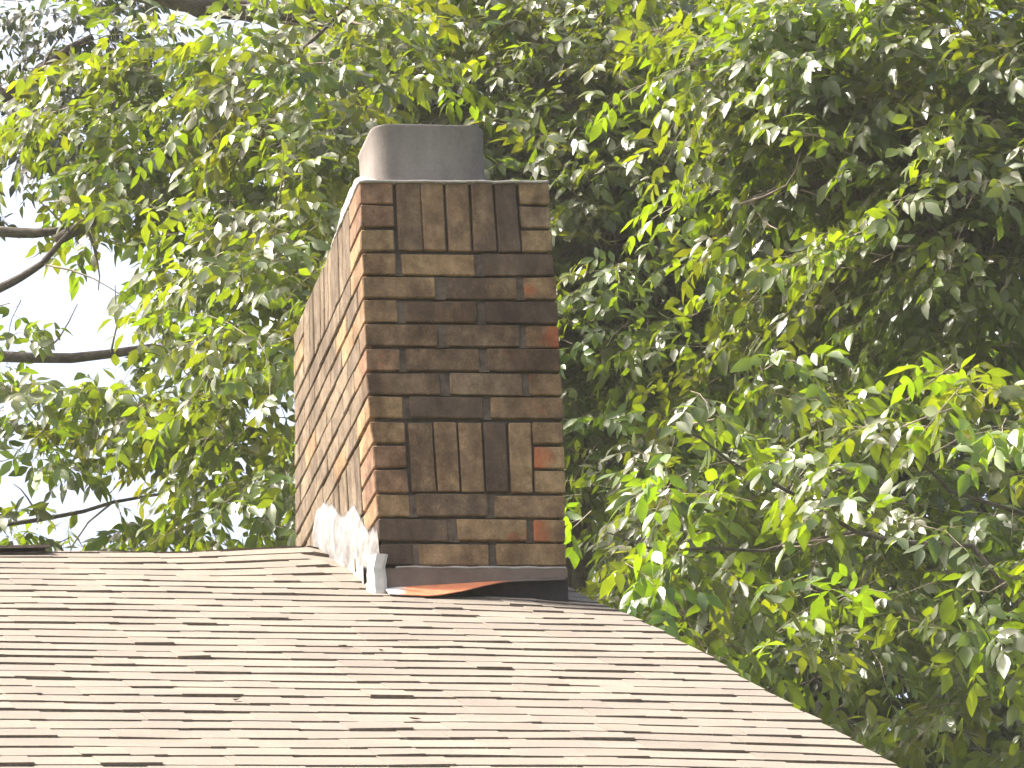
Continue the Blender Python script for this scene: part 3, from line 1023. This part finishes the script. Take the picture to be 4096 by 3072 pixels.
class Crown:
    def __init__(s):
        s.v = []; s.f = []; s.t = []; s.m = []; s.n = 0
    def push(s, V, F, T, m):
        s.v.append(V); s.f.append(F + s.n); s.t.append(T); s.m.append(np.full(len(F), m)); s.n += len(V)
    def sprays(s, org, out, size, leaf, tints, per=7, pairs=3, droop=1.0):
        """org (n,3) spray roots; out (n,3) growth directions; each carries `per` compound leaves"""
        n = len(org)
        if n == 0: return
        out = unit(out)
        L = size
        # twig: root -> tip with droop
        prev = org.copy()
        pts = [org]
        dirn = out.copy()
        for k in range(3):
            dirn = unit(dirn + np.array([0, 0, -0.18]) * droop + rng.normal(0, 0.12, (n, 3)))
            pts.append(pts[-1] + dirn * (L / 3)[:, None])
        for k in range(3):
            V, F = twig_tris(pts[k], pts[k + 1], np.full(n, 0.0034 - 0.0008 * k) * (L / 0.5))
            s.push(V, F, np.tile([0.2, 0.16, 0.11], (len(V), 1)), 1)
        for c in range(per):
            f = (c + 0.6) / per
            seg = np.minimum((f * 3), 2.999); k = int(seg); fr = seg - k
            base = pts[k] * (1 - fr) + pts[k + 1] * fr
            tdir = unit(pts[k + 1] - pts[k])
            ref = unit(np.cross(tdir, np.tile([0, 0, 1.0], (n, 1))) + 1e-6)
            ang = (1 if c % 2 else -1) * rng.uniform(0.5, 1.25, n) if c < per - 1 else rng.normal(0, 0.2, n)
            rdir = unit(tdir * np.cos(ang)[:, None] + ref * np.sin(ang)[:, None] + rng.normal(0, 0.22, (n, 3)) + np.array([0, 0, 0.05]))
            rl = leaf * rng.uniform(1.5, 2.3, n)
            # rachis droops along its length
            mid = base + rdir * (rl * 0.5)[:, None]
            r2 = unit(rdir + np.array([0, 0, -0.55]) * droop * rng.uniform(0.4, 1.3, (n, 1)))
            tip = mid + r2 * (rl * 0.5)[:, None]
            V, F = twig_tris(base, mid, np.full(n, 0.0013)); s.push(V, F, np.tile([0.12, 0.15, 0.05], (len(V), 1)), 1)
            V, F = twig_tris(mid, tip, np.full(n, 0.0011)); s.push(V, F, np.tile([0.12, 0.15, 0.05], (len(V), 1)), 1)
            nb = unit(np.array([-0.12, -0.1, 0.75]) + out * 0.5 + rng.normal(0, 0.5, (n, 3)))
            for p in range(pairs):
                g = 0.25 + 0.62 * p / max(1, pairs - 1) if pairs > 1 else 0.6
                if g < 0.5: q = base + (mid - base) * (g / 0.5); rd = rdir
                else: q = mid + (tip - mid) * ((g - 0.5) / 0.5); rd = r2
                sd = unit(np.cross(nb, rd))
                for sg in (-1, 1):
                    keep = rng.random(n) > 0.06
                    a2 = rng.uniform(0.75, 1.15, n)
                    ax = rd * np.cos(a2)[:, None] + sd * (sg * np.sin(a2))[:, None] + np.array([0, 0, -0.35]) * droop * rng.uniform(0.0, 1.9, (n, 1)) + rng.normal(0, 0.2, (n, 3))
                    nn = unit(nb + rng.normal(0, 0.36, (n, 3)) + sd * (sg * rng.uniform(-0.1, 0.55, n))[:, None])
                    ln = leaf * rng.uniform(0.55, 1.15, n)
                    tt = tints * rng.uniform(0.82, 1.18, (n, 1))
                    V, F, T = leaflets(q[keep], ax[keep], nn[keep], ln[keep], (ln * rng.uniform(0.40, 0.54, n))[keep], tt[keep],
                                       rng.uniform(0.05, 0.35, n)[keep], rng.uniform(0.0, 0.3, n)[keep])
                    s.push(V, F, T, 0)
            ln = leaf * rng.uniform(0.95, 1.25, n)
            ax = r2 + np.array([0, 0, -0.3]) * droop + rng.normal(0, 0.12, (n, 3))
            nn = unit(nb + rng.normal(0, 0.3, (n, 3)))
            V, F, T = leaflets(tip, ax, nn, ln, ln * 0.46, tints * rng.uniform(0.85, 1.18, (n, 1)), rng.uniform(0.05, 0.3, n), rng.uniform(0, 0.3, n))
            s.push(V, F, T, 0)
    def build(s, name, mats, parent):
        v = np.concatenate(s.v); f = np.concatenate(s.f); t = np.concatenate(s.t); m = np.concatenate(s.m)
        t = np.concatenate([t, np.ones((len(t), 1))], 1)
        return mesh_obj(name, v, f, mats, parent, m, False, {"tint": ('FLOAT_COLOR', t)})

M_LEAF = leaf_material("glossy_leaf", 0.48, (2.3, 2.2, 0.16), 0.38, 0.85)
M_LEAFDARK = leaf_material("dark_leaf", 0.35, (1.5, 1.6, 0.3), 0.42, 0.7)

# openings in the crowns where the sky shows: (sketch x, sketch y, half width, half height)
GAPS = [(60, 430, 80, 32), (110, 600, 80, 70), (190, 690, 85, 80), (40, 745, 50, 24), (50, 1055, 80, 34), (180, 1088, 90, 34), (320, 1100, 75, 34), (440, 1085, 40, 22), (420, 690, 45, 16), (560, 960, 28, 22), (385, 20, 45, 36), (545, 1150, 36, 40),
        (565, 850, 46, 38), (480, 610, 40, 20), (20, 330, 30, 22), (60, 30, 32, 22), (330, 800, 60, 18), (300, 505, 40, 14)]
def open_gap(p):
    bad = np.zeros(len(p), bool)
    for (gx_, gy_, gw, gh) in GAPS:
        m_ = (p[:, 1] > 8.5) & (p[:, 1] < 17.5)
        ray = dv + rv * (gx_ - 1106) / FPX - uv * (gy_ - 829.5) / FPX
        k_ = (p[:, 1] - CAM[1]) / ray[1]
        c_ = CAM + ray * k_[:, None]
        sc_ = k_ / FPX
        bad |= m_ & (((p[:, 0] - c_[:, 0]) / (gw * sc_)) ** 2 + ((p[:, 2] - c_[:, 2]) / (gh * sc_ * 1.05)) ** 2 < 1)
    return bad

def lobe_sprays(cr, centre, rad, n, size, leaf, base_tint, toward=None, per=7, pairs=3, droop=1.0, shell=0.35):
    """sprays spread through an ellipsoid lobe, growing outwards and down at the rim"""
    centre = np.array(centre); rad = np.array(rad)
    dirs = unit(rng.normal(0, 1, (n, 3)))
    rr = rng.random(n) ** shell
    org = centre + dirs * rad * rr[:, None] * 0.85
    out = dirs * np.array([1, 1, 0.45]) + rng.normal(0, 0.3, (n, 3)) + np.array([0, 0, 0.12])
    if toward is not None: out = out + np.array(toward)
    uo = unit(out)
    ok = ~(open_gap(org) | open_gap(org + uo * size * 0.5 - [0, 0, 0.03]) | open_gap(org + uo * size * 0.95 - [0, 0, 0.08]))
    org, out = org[ok], out[ok]
    n = len(org)
    if n == 0: return
    t = np.tile(base_tint, (n, 1)) * rng.uniform(0.75, 1.25, (n, 1)) * (1 + rng.uniform(-0.12, 0.12, (n, 3)))
    yel = rng.random(n) < 0.12
    t[yel] *= np.array([1.12, 1.1, 0.8])
    cr.sprays(org, out, size * rng.uniform(0.7, 1.25, n), leaf, t, per, pairs, droop)

def curve(p0, p1, n=7, bend=0.08, sagz=0.0):
    p0, p1 = np.array(p0, float), np.array(p1, float)
    L = np.linalg.norm(p1 - p0)
    off = rng.normal(0, bend * L, 3)
    out = []
    for i in range(n):
        t = i / (n - 1)
        p = p0 + (p1 - p0) * t + off * math.sin(math.pi * t) + np.array([0, 0, sagz * math.sin(math.pi * t)]) + rng.normal(0, 0.012 * L / n * 3, 3) * (0 < i < n - 1)
        out.append(p)
    return out

TREES = []
def tree(name, label, base, height, trunk_r, limbs, lobes, mats, group, tint, leaf, size, fill=None, per=7, pairs=3, trunk_lean=(0, 0)):
    """limbs: list of (list of points, r0, r1); lobes: (centre, radii, count, tint factor, leaf, size)"""
    t = empty(name, base, label, "tree", group)
    b = np.array(base, float)
    topv = b + np.array([trunk_lean[0], trunk_lean[1], height * 0.8])
    tp_ = curve(b, topv, 9, 0.015)
    mb = MB()
    mb.tube(tp_, [trunk_r * (1.35 if i == 0 else 1 - 0.85 * i / 8) for i in range(9)], 12, 0, True, 0.12)
    mb.build("trunk", M_BARK, t, True)
    cr = Crown()
    cents = []
    for (pts, r0, r1) in limbs:
        mbl = MB()
        pts = [np.array(p, float) for p in pts]
        ax_ = min((np.array(tp_[i]) * (1 - f_) + np.array(tp_[i + 1]) * f_ for i in range(8) for f_ in (0, .25, .5, .75)), key=lambda q: np.linalg.norm(q - pts[0]))
        if np.linalg.norm(ax_ - pts[0]) < 1.3: pts[0] = ax_
        fine = []
        for a, b2 in zip(pts[:-1], pts[1:]):
            fine += curve(a, b2, 5, 0.03)[:-1]
        fine.append(pts[-1])
        k = len(fine)
        mbl.tube(fine, [r0 + (r1 - r0) * i / (k - 1) for i in range(k)], 8, 0, True, 0.16)
        # a few side twigs
        for q in range(2 if r0 < 0.03 else max(3, k // 2)):
            i = random.randrange(1, k)
            dvec = unit(rng.normal(0, 1, 3) * np.array([1, 1, 0.6]))
            ln = random.uniform(0.2, 0.5)
            rt = max(0.006, (r0 + (r1 - r0) * i / (k - 1)) * 0.28)
            mbl.tube(curve(fine[i], fine[i] + dvec * ln, 5, 0.1), [rt * (1 - 0.7 * j / 4) for j in range(5)], 5, 1, True, 0.1)
        mbl.build("limb", [M_BARK, M_TWIG], t, True)
        cents += fine
    for lb in lobes:
        c, rd, n, tf = lb[:4]
        lf = lb[4] if len(lb) > 4 and lb[4] else leaf
        sz = lb[5] if len(lb) > 5 and lb[5] else size
        lobe_sprays(cr, c, rd, n, sz, lf, np.array(tint) * tf, per=per, pairs=pairs)
    if fill:
        for (c, rd, n, tf, lf, sz) in fill:
            lobe_sprays(cr, c, rd, n, sz, lf, np.array(tint) * tf, per=5, pairs=2, shell=0.3)
    cr.build("crown", mats, t)
    TREES.append(t)
    return t

def L(px, py, y, rx, rz, n, tf=1.0, ry=None, leaf=None, size=None):
    """lobe of the crown: centre sketched at (px, py), at depth y, radii in metres"""
    return (at(px, py, y), (rx, ry if ry else 0.5 * (rx + rz) + 0.25, rz), n, tf, leaf, size)

GREEN = (0.076, 0.106, 0.02)
# -- ash at the left, against the sky
la = [L(450, 200, 11, .48, .28, 34), L(640, 120, 9.9, .45, .3, 31), L(320, 330, 11, .42, .22, 25), L(520, 380, 11, .45, .3, 32),
      L(250, 190, 11.5, .35, .25, 18), L(690, 300, 9.9, .35, .3, 25), L(400, 540, 11, .42, .2, 23), L(600, 560, 9.4, .35, .28, 25), L(640, 430, 9.9, .3, .25, 20),
      L(330, 660, 10.5, .32, .13, 13), L(540, 720, 8.9, .35, .2, 20), L(430, 840, 10.5, .4, .2, 23), L(90, 850, 10.5, .33, .15, 14),
      L(250, 920, 10.5, .35, .16, 14), L(580, 880, 9.4, .3, .22, 18), L(400, 980, 10.5, .36, .13, 14), L(570, 1040, 9.4, .28, .16, 14), L(180, 1010, 10.5, .28, .08, 6),
      L(60, 960, 10.5, .2, .1, 6), L(430, 1130, 11, .3, .07, 6), L(570, 1150, 9.4, .3, .10, 12), L(180, 1180, 11, .3, .05, 5), L(60, 1150, 11, .2, .07, 5), L(330, 1190, 11.5, .3, .04, 5),
      L(40, 600, 11, .2, .16, 6), L(230, 560, 11.5, .16, .12, 5), L(160, 430, 11.5, .2, .12, 5), L(190, 720, 11, .2, .08, 5), L(30, 720, 10.8, .14, .07, 5)]
la += [L(100, 1175, 11, .3, .05, 6), L(260, 1180, 11.2, .3, .05, 6), L(400, 1165, 11, .3, .07, 8), L(530, 1120, 11, .25, .09, 7),
       L(600, 700, 9.8, .2, .25, 10)]
fa = [((-2.8, 11, 10.2), (1.5, 2.2, 2.6), 70, 1, .13, .6), ((-4.8, 11.5, 10.5), (2.2, 2.6, 3.2), 150, 1, .14, .65), ((-4.6, 11.8, 13.0), (1.8, 2.2, 1.2), 60, 1, .14, .65)]
bA = (-3.4, 11.5, 0)
tree("broadleaf_tree", "bright leafy tree left of the chimney with white sky showing between its sprays", bA, 15.5, 0.27,
     [([(-3.2, 11.5, 8.2), at(-260, 700, 11.3), at(0, 770, 11.2), at(330, 752, 11), at(560, 780, 11)], .036, .016),
      ([(-3.2, 11.5, 9.3), at(-200, 520, 11.6), at(0, 500, 11.5), at(140, 497, 11.4)], .045, .018),
      ([(-3.2, 11.5, 7.4), at(-220, 700, 11), at(0, 622, 11), at(90, 570, 11), at(150, 500, 11)], .035, .01),
      ([(-3.2, 11.5, 10.5), at(-150, -160, 11.6), at(340, -20, 11.6), at(430, 12, 11.5), at(560, 30, 11.5), at(720, 40, 11.5)], .09, .045),
      ([at(120, 520, 11.4), at(330, 360, 11.3), at(470, 255, 11.2), at(600, 150, 11.2), at(725, 35, 11.1)], .03, .008),
      ([(-3.2, 11.5, 7.0), at(-200, 1180, 11), at(180, 1105, 11), at(420, 1060, 11)], .018, .005)],
     la, [M_LEAF, M_TWIG], "trees behind the house", GREEN, 0.088, 0.42, fa, per=6)

# -- darker tree at the upper left
le = [L(90, 110, 15, .5, .42, 42, .8), L(60, 300, 15, .4, .25, 26, .8), L(230, 60, 15.3, .35, .3, 22, .8), L(210, 260, 15.5, .4, .25, 24, .8), L(40, 440, 15, .2, .12, 8, .8)]
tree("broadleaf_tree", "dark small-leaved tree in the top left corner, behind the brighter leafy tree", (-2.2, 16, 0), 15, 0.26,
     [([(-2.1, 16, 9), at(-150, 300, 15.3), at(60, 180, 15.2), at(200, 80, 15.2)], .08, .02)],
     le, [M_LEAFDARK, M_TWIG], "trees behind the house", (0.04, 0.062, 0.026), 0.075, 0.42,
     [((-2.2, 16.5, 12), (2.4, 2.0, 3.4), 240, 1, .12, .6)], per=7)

# -- big ash right behind the chimney
lb = [L(780, 120, 12, .45, .32, 52), L(900, 280, 12.2, .4, .35, 48), L(1000, 100, 12, .45, .28, 48), L(1110, 240, 11.8, .4, .3, 46), L(1200, 90, 12, .45, .3, 48),
      L(1340, 260, 11.5, .5, .28, 63), L(1450, 110, 11.8, .5, .3, 52), L(1300, 430, 11.2, .48, .22, 57), L(1480, 390, 11.3, .45, .25, 52), L(1650, 230, 11.6, .5, .32, 57),
      L(1250, 520, 11.6, .3, .25, 32), L(1380, 560, 12, .4, .2, 34), L(1620, 420, 12, .42, .22, 37), L(1280, 700, 12.2, .35, .25, 34), L(1270, 900, 12.4, .3, .35, 37),
      L(1450, 720, 12.6, .42, .25, 37), L(1560, 560, 12.6, .45, .22, 34), L(760, 420, 12.4, .3, .3, 34), L(760, 620, 12.6, .2, .3, 29), L(720, 850, 12.6, .22, .3, 23), L(720, 1050, 12.4, .22, .2, 17),
      L(880, 560, 13, .5, .6, 71), L(1050, 700, 13, .6, .6, 71)]
lb += [L(1350, 640, 11.6, .35, .15, 16, 1, None, .07), L(1500, 650, 11.8, .35, .15, 16, 1, None, .07), L(1650, 600, 11.6, .35, .15, 16, 1, None, .07), L(1300, 800, 11.8, .3, .15, 14, 1, None, .07),
       L(1450, 800, 12, .3, .12, 10, 1, None, .07), L(1280, 960, 11.8, .25, .12, 10, 1, None, .075)]
lb += [L(1350, 600, 10.8, .3, .12, 9, 1.1, None, .075), L(1500, 700, 10.8, .3, .14, 9, 1.1, None, .075), L(1290, 760, 10.8, .22, .14, 7, 1.1, None, .075), L(1640, 660, 10.6, .3, .12, 9, 1.1, None, .075),
       L(1330, 920, 10.6, .2, .1, 5, 1.1, None, .075), L(1800, 640, 10.2, .3, .1, 8, 1.1, None, .08)]
fb_ = [((3.8, 14.6, 13.4), (2.0, 1.4, 1.2), 110, 1, .13, .6), ((3.2, 13.8, 7.0), (1.2, 1.2, 1.0), 80, 1, .13, .55), ((4.0, 14.4, 10), (1.3, 1.0, 2.2), 110, .95, .125, .55), ((5.0, 13.5, 9.6), (1.6, 1.6, 2.4), 130, 1, .13, .6)]
tree("broadleaf_tree", "large leafy tree directly behind the chimney, its crown rising over the flue", (2.9, 13.4, 0), 16, 0.3,
     [([(2.9, 13.4, 7.2), at(1225, 1028, 12.4), at(1330, 1000, 12.2)], .05, .02),
      ([(2.9, 13.4, 7.0), at(1250, 900, 12.6), at(1440, 742, 12.6), at(1560, 785, 12.5), at(1700, 840, 12.4)], .06, .03),
      ([at(1380, 905, 12.6), at(1420, 830, 12.5), at(1480, 690, 12.5), at(1570, 560, 12.4), at(1660, 440, 12.3)], .035, .015),
      ([(2.9, 13.4, 9.4), at(1100, 260, 12.4), at(1300, 120, 12.2), at(1500, 60, 12)], .07, .02),
      ([(2.9, 13.4, 9.0), at(800, 300, 12.4), at(700, 150, 12.2)], .06, .02),
      ([(2.9, 13.4, 9.0), at(1250, 520, 12.2), at(1400, 440, 11.7), at(1500, 330, 11.6)], .05, .012)],
     lb, [M_LEAF, M_TWIG], "trees behind the house", GREEN, 0.088, 0.42, fb_, per=6)

# -- ash at the right
lc = [L(1850, 140, 8, .5, .3, 61), L(2050, 80, 7.8, .45, .3, 52), L(2130, 300, 7.7, .4, .3, 48), L(1930, 330, 8.2, .45, .25, 46), L(1760, 340, 8.4, .4, .2, 34),
      L(2050, 480, 7.6, .42, .25, 48), L(1850, 520, 8.6, .45, .2, 34), L(2150, 640, 7.8, .35, .22, 34), L(1700, 120, 8.4, .4, .25, 37), L(1900, 660, 9, .5, .2, 29), L(1980, 220, 8.6, .4, .3, 34)]
lc += [L(1650, 760, 9.2, .4, .2, 20, .9, None, .075), L(1850, 760, 9.2, .4, .2, 20, .9, None, .075), L(1400, 1060, 8.6, .35, .2, 18, .85, None, .075), L(1600, 1200, 8.6, .4, .2, 20, .85, None, .075),  # lower tint factors put the near tree's shade into these sprays
       L(1800, 1100, 8.6, .4, .25, 22, .85, None, .075), L(1950, 1250, 8.2, .4, .25, 20, .85, None, .075), L(1500, 1330, 8.4, .3, .12, 9, .85, None, .075), L(1800, 1380, 8.2, .4, .15, 10, .85, None, .075),
       L(2120, 1120, 8.2, .3, .3, 18, .85, None, .075), L(2100, 1480, 8, .35, .15, 8, .85, None, .075)]
fc_ = [((7.0, 9.5, 10.5), (2.6, 2.2, 3.0), 220, 1, .135, .6), ((5.2, 9.5, 12.6), (2.6, 2.0, 1.5), 150, 1, .135, .6), ((5.6, 10.8, 9.2), (1.8, 1.0, 2.4), 170, 1, .125, .55)]
tree("broadleaf_tree", "tall leafy tree at the upper right with a thin pale bare branch among its leaves", (7.4, 8.6, 0), 15.5, 0.28,
     [([(7.3, 8.6, 8.2), at(2500, 520, 8.2), at(1960, 395, 8.2), at(1780, 398, 8.1), at(1672, 412, 8.1), at(1600, 440, 8.1)], .045, .008),
      ([(7.3, 8.6, 9.2), at(2350, 150, 8.2), at(2000, 100, 8.1), at(1800, 60, 8.1)], .07, .02),
      ([(7.3, 8.6, 7.4), at(2400, 760, 8.2), at(2150, 620, 8.1), at(1900, 560, 8.3)], .05, .012)],
     lc, [M_LEAF, M_TWIG], "trees behind the house", GREEN, 0.088, 0.42, fc_, per=6)

# -- nearer young ash whose sprays reach in at the right
ld = [L(1470, 890, 6.2, .26, .13, 3, 1.15), L(1620, 830, 6.2, .28, .12, 3, 1.15), L(1530, 990, 6.3, .28, .12, 2, 1.05), L(1690, 930, 6.5, .28, .13, 2),
      L(1310, 1110, 6.6, .2, .12, 2, 1.1), L(1300, 1220, 6.8, .22, .1, 2), L(1420, 1180, 6.8, .24, .12, 2), L(1570, 1130, 6.8, .28, .14, 2), L(1690, 1110, 6.8, .24, .12, 2),
      L(2120, 790, 5.8, .26, .15, 3, 1.15), L(1990, 900, 5.8, .24, .13, 2, 1.1), L(2140, 930, 5.9, .24, .15, 3, 1.1), L(1960, 1020, 5.8, .24, .13, 2, 1.15), L(2080, 1080, 5.9, .22, .13, 2, 1.1),
      L(1930, 1160, 5.9, .2, .13, 2, 1.1), L(2150, 1200, 5.8, .22, .14, 2, 1.15), L(2060, 1270, 5.8, .24, .12, 2, 1.15), L(1960, 1320, 5.9, .22, .12, 2, 1.1), L(2040, 1400, 5.9, .2, .08, 2, 1.1), L(2170, 1330, 6, .2, .12, 2),
      L(1760, 1220, 7.2, .26, .15, 2), L(1480, 1300, 7, .2, .1, 2), L(1600, 1260, 7.2, .22, .12, 2), L(1620, 1400, 7.2, .18, .06, 2), L(1800, 1020, 7.4, .3, .16, 2)]
fd_ = [((5.9, 6.4, 7.4), (1.1, 1.2, 1.9), 70, 1, .12, .5), ((6.4, 6.6, 5.2), (1.2, 1.3, 1.5), 60, 1, .12, .5)]
tree("broadleaf_tree", "nearest tree, reaching bright yellow-green leaf sprays in beside the roof's right edge", (6.2, 6.8, 0), 9.5, 0.13,
     [([(6.2, 6.8, 4.9), at(2300, 1150, 6.3), at(2050, 1060, 6.1), at(1930, 960, 6.0)], .016, .004),
      ([(6.2, 6.8, 5.2), at(2100, 1180, 6.7), at(1850, 1150, 6.7), at(1600, 1010, 6.5), at(1480, 920, 6.3)], .014, .004),
      ([(6.2, 6.8, 4.6), at(2200, 1420, 6.5), at(2060, 1330, 6.1)], .014, .004),
      ([at(1850, 1150, 6.8), at(1650, 1190, 6.9), at(1420, 1190, 6.8), at(1310, 1150, 6.7)], .009, .003)],
     ld, [M_LEAF, M_TWIG], "trees behind the house", (0.07, 0.104, 0.02), 0.098, 0.38, fd_, per=5)

# -- dense trees farther back on the right, shade put into a darker leaf tint
def far_tree(base, lab, lobes, fill, limbs):
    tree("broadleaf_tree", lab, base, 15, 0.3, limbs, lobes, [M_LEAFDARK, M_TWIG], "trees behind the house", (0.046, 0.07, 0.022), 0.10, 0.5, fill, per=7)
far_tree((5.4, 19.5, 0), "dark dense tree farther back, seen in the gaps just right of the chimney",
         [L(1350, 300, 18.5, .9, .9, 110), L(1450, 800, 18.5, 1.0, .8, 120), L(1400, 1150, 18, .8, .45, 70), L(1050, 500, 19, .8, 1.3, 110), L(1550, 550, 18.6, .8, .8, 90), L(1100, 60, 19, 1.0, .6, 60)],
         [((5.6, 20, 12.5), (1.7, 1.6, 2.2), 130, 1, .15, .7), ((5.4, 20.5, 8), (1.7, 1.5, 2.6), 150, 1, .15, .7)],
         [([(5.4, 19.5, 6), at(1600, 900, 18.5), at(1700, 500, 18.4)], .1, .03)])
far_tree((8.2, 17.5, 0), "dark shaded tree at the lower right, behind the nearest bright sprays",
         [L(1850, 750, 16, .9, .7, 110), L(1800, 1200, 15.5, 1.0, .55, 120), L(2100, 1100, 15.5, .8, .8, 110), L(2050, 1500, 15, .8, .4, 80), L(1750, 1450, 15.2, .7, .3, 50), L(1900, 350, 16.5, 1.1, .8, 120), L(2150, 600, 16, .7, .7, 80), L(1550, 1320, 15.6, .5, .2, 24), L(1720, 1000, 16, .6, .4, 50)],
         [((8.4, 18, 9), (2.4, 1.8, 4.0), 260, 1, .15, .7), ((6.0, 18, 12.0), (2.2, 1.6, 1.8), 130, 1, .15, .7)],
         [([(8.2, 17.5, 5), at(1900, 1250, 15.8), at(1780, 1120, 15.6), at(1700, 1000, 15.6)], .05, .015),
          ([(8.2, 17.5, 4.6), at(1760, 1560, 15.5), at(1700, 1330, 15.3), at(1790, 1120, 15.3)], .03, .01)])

# ------------------------------------------------------------------ added to lift the darks as lens flare does: faint haze
hz = MB(); hz.box(-150, 150, -150, 150, -1.02, 30.0)
m, nt, b = new_mat("added_veil_haze")
nt.nodes.remove(b)
pv_ = nt.nodes.new("ShaderNodeVolumePrincipled")
pv_.inputs["Color"].default_value = (1.0, 0.97, 0.9, 1)
pv_.inputs["Density"].default_value = 0.00065
nt.links.new(pv_.outputs[0], nt.nodes["Material Output"].inputs["Volume"])
added_flare_haze = hz.build("added_flare_haze", m)
added_flare_haze["kind"] = "stuff"
